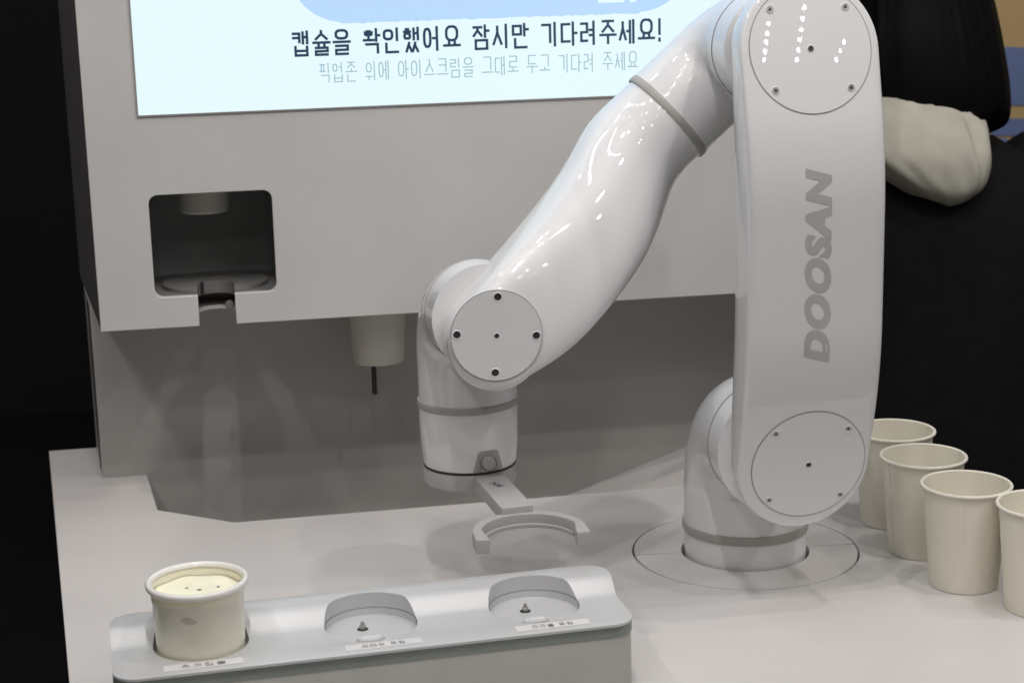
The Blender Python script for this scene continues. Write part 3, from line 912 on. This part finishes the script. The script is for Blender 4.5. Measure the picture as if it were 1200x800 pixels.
RAD = dict(pel=0.13, sp=0.115, ch=0.12, nk=0.052, hd=0.085, tp=0.06, ls=0.045, le=0.035, lw=0.03, rs=0.045, re=0.035, rw=0.03, lh=0.085, lk=0.058, la=0.042, lt=0.035, rh=0.085, rk=0.058, ra=0.042, rt=0.035)
ED = [('pel', 'sp'), ('sp', 'ch'), ('ch', 'nk'), ('nk', 'hd'), ('hd', 'tp'), ('ch', 'ls'), ('ls', 'le'), ('le', 'lw'), ('ch', 'rs'), ('rs', 're'), ('re', 'rw'), ('pel', 'lh'), ('lh', 'lk'), ('lk', 'la'), ('la', 'lt'), ('pel', 'rh'), ('rh', 'rk'), ('rk', 'ra'), ('ra', 'rt')]
keys = list(J)
me = bpy.data.meshes.new('b')
me.from_pydata([(J[k_][0]+PX, J[k_][1]+PY2, J[k_][2]+FZ) for k_ in keys], [(keys.index(a), keys.index(b)) for a, b in ED], [])
ob = bpy.data.objects.new('b', me); COL.objects.link(ob)
md = ob.modifiers.new('s', 'SKIN')
for i, k_ in enumerate(keys):
    sv = me.skin_vertices[0].data[i]
    sv.radius = (RAD[k_], RAD[k_]); sv.use_root = (k_ == 'pel')
ss = ob.modifiers.new('ss', 'SUBSURF'); ss.levels = 2
bme = eval_mesh(ob)
link('body', bme, 'skin', pr, 80)

def loft(secs, n=48, jit=0.0, seed=1, capt=True, noisef=None):
    """secs: (cx, cy, z, half_width, half_depth, power)"""
    v, f = [], []
    for s, (cx, cy, z, a, b, p) in enumerate(secs):
        for i in range(n):
            t = 2*math.pi*i/n
            c, d = math.cos(t), math.sin(t)
            x = a*math.copysign(abs(c)**(2/p), c); y = b*math.copysign(abs(d)**(2/p), d)
            dz = 0
            if noisef: 
                k_, dz = noisef(s/(len(secs)-1), t)
                x *= k_; y *= k_
            v.append((cx+x, cy+y, z+dz))
    for s in range(len(secs)-1):
        for i in range(n):
            f.append([s*n+i, s*n+(i+1) % n, (s+1)*n+(i+1) % n, (s+1)*n+i])
    if capt: f.append(list(range(n))); f.append([(len(secs)-1)*n+i for i in range(n)])
    return me_from(v, f)
def smooth_secs(keyp, m_):
    return [catmull(keyp, (len(keyp)-1)*i/m_) for i in range(m_+1)]
# coat with sleeves
ck = [(PX, PY2, -0.42, 0.235, 0.16, 2.4), (PX, PY2, -0.25, 0.225, 0.15, 2.4), (PX, PY2, -0.05, 0.215, 0.14, 2.4), (PX, PY2, 0.10, 0.222, 0.135, 2.5), (PX, PY2, 0.20, 0.220, 0.13, 2.5), (PX, PY2, 0.26, 0.190, 0.115, 2.3), (PX, PY2+0.005, 0.305, 0.135, 0.095, 2.1), (PX, PY2+0.01, 0.335, 0.085, 0.08, 2.0)]
fold = lambda s, t: (1 + 0.015*math.sin(9*t+3*s)+0.012*math.sin(5*t-14*s), 0)
link('coat', loft(smooth_secs(ck, 40), 64, noisef=fold), 'coat', pr, 80)
for s in (-1, 1):
    pts = [(PX+s*0.150, PY2, 0.265), (PX+s*0.205, PY2, 0.20), (PX+s*0.235, PY2+0.015, 0.06), (PX+s*0.235, PY2+0.05, -0.06), (PX+s*0.215, PY2+0.13, -0.16)]
    path = [catmull(pts, 4*i/24) for i in range(25)]
    link('sleeve', tube(path, [lerp(0.075, 0.052, i/24)*(1+0.04*math.sin(i*1.3)) for i in range(25)], 28), 'coat', pr, 80)
# hood lying on the back
hk = [(0.926, 2.170, 0.2425, 0.022, 0.016, 2.0), (0.924, 2.166, 0.2480, 0.042, 0.030, 2.0), (0.917, 2.165, 0.2640, 0.062, 0.046, 2.1), (0.903, 2.172, 0.2890, 0.084, 0.060, 2.2), (0.889, 2.185, 0.3150, 0.101, 0.072, 2.2), (0.886, 2.205, 0.3420, 0.104, 0.080, 2.2), (0.888, 2.225, 0.3680, 0.088, 0.078, 2.1), (0.895, 2.245, 0.3880, 0.06, 0.06, 2.0)]
def hfold(s, t):
    env = math.sin(math.pi*min(1, max(0, (s-0.22)/0.62)))
    g = lambda t0, w_: math.exp(-((t-t0)/w_)**2)
    k = 1 + 0.022*math.sin(3*t+7*s) + 0.014*math.sin(7*t-11*s) + 0.007*math.sin(15*t+9*s)
    k += env*(-0.075*g(5.42-0.30*(s-0.5), 0.085) + 0.045*g(5.22-0.30*(s-0.5), 0.12) - 0.055*g(4.35+0.9*(s-0.5), 0.20) - 0.045*g(3.75+0.5*(s-0.5), 0.13))
    return (k, 0.005*math.sin(2*t+1))
link('hood', loft(smooth_secs(hk, 60), 180, noisef=hfold), 'hood', pr, 80)
hd_ = [(0.925, 2.146, 0.2400), (0.946, 2.141, 0.2520), (0.968, 2.146, 0.2800), (0.978, 2.156, 0.3080), (0.978, 2.165, 0.3350), (0.964, 2.178, 0.3600)]
path = [catmull(hd_, 5*i/30) for i in range(31)]
link('hood_hem', tube(path, [0.0052*math.sin(math.pi*(0.12+0.8*i/30)) for i in range(31)], 16), 'hood', pr, 80)
# hair
kk = [(PX+0.026, PY2-0.020, 0.343, 0.078, 0.075, 2.2), (PX+0.018, PY2-0.022, 0.353, 0.108, 0.100, 2.3), (PX+0.008, PY2-0.018, 0.385, 0.120, 0.112, 2.3), (PX, PY2-0.010, 0.440, 0.119, 0.116, 2.3), (PX-0.004, PY2, 0.500, 0.112, 0.115, 2.2), (PX-0.006, PY2+0.005, 0.560, 0.102, 0.110, 2.1), (PX-0.006, PY2+0.008, 0.605, 0.080, 0.088, 2.0), (PX-0.006, PY2+0.008, 0.632, 0.045, 0.05, 2.0), (PX-0.006, PY2+0.008, 0.640, 0.01, 0.01, 2.0)]
rh = [random.Random(11).uniform(-1, 1) for _ in range(1)]
def strands(s, t):
    return (1 + 0.0022*math.sin(37*t+4*s) + 0.0025*math.sin(53*t-3*s+math.sin(5*t)) + 0.010*math.sin(7*t+2*s) + 0.004*math.sin(19*t+1.5*math.sin(3*t)), (-0.016*math.cos(t) + 0.0050*math.sin(13*t+2*math.sin(4*t))+0.0040*math.sin(31*t+math.sin(7*t))+0.0025*math.sin(67*t))*max(0, 1-2.2*s))
link('hair', loft(smooth_secs(kk, 48), 220, noisef=strands), 'hair', pr, 80)

rk = random.Random(4)
lk = []
for q in range(46):
    a = rk.uniform(math.pi*1.02, math.pi*2.05)
    x0 = PX+0.012 + 0.106*math.cos(a); y0 = PY2-0.02 + 0.100*math.sin(a)
    zb = 0.352 - 0.016*math.cos(a) - rk.uniform(-0.004, 0.013)
    bw = rk.uniform(0.004, 0.009)
    pth = [(lerp(x0, PX, 0.25), lerp(y0, PY2, 0.25), 0.47), (x0+rk.uniform(-.004, .004), y0+0.002, 0.40), (x0+rk.uniform(-.006, .006), y0-0.002, zb+0.015), (x0+rk.uniform(-.008, .004), y0+0.006, zb)]
    pp_ = [catmull(pth, 3*i/12) for i in range(13)]
    link('hair_lock', tube(pp_, [bw*(1-(i/12)**3*0.92)*min(1, 0.1+i/5) for i in range(13)], 8), 'hair', pr, 80)

# ------------------------------------------------------------------ printed banner in the hall
BYY = 3.2
bn = empty('banner_board', (1.75, BYY, FZ))
tag(bn, 'ochre exhibition banner with large blue lettering behind the person', 'banner')
link('banner_panel', box(1.18, 2.6, BYY, BYY+0.03, FZ, 1.2, 0.003), 'ochre', bn)
def bl(pts): 
    link('letter_stroke', to_xz(plate([pts], 0.003), BYY-0.0015), 'blue', bn)
LETTERS = [[(1.455, 0.36), (1.56, 0.352), (1.56, 0.245), (1.46, 0.250)],
           [(1.452, 0.225), (1.56, 0.220), (1.56, 0.188), (1.452, 0.192)],
           [(1.455, 0.188), (1.49, 0.186), (1.56, 0.150), (1.56, 0.128), (1.49, 0.150), (1.445, 0.150)],
           [(1.445, 0.140), (1.56, 0.130), (1.56, 0.095), (1.452, 0.104)],
           [(1.470, 0.075), (1.56, 0.07), (1.56, 0.02), (1.475, 0.03)]]
for q in LETTERS: bl(q)
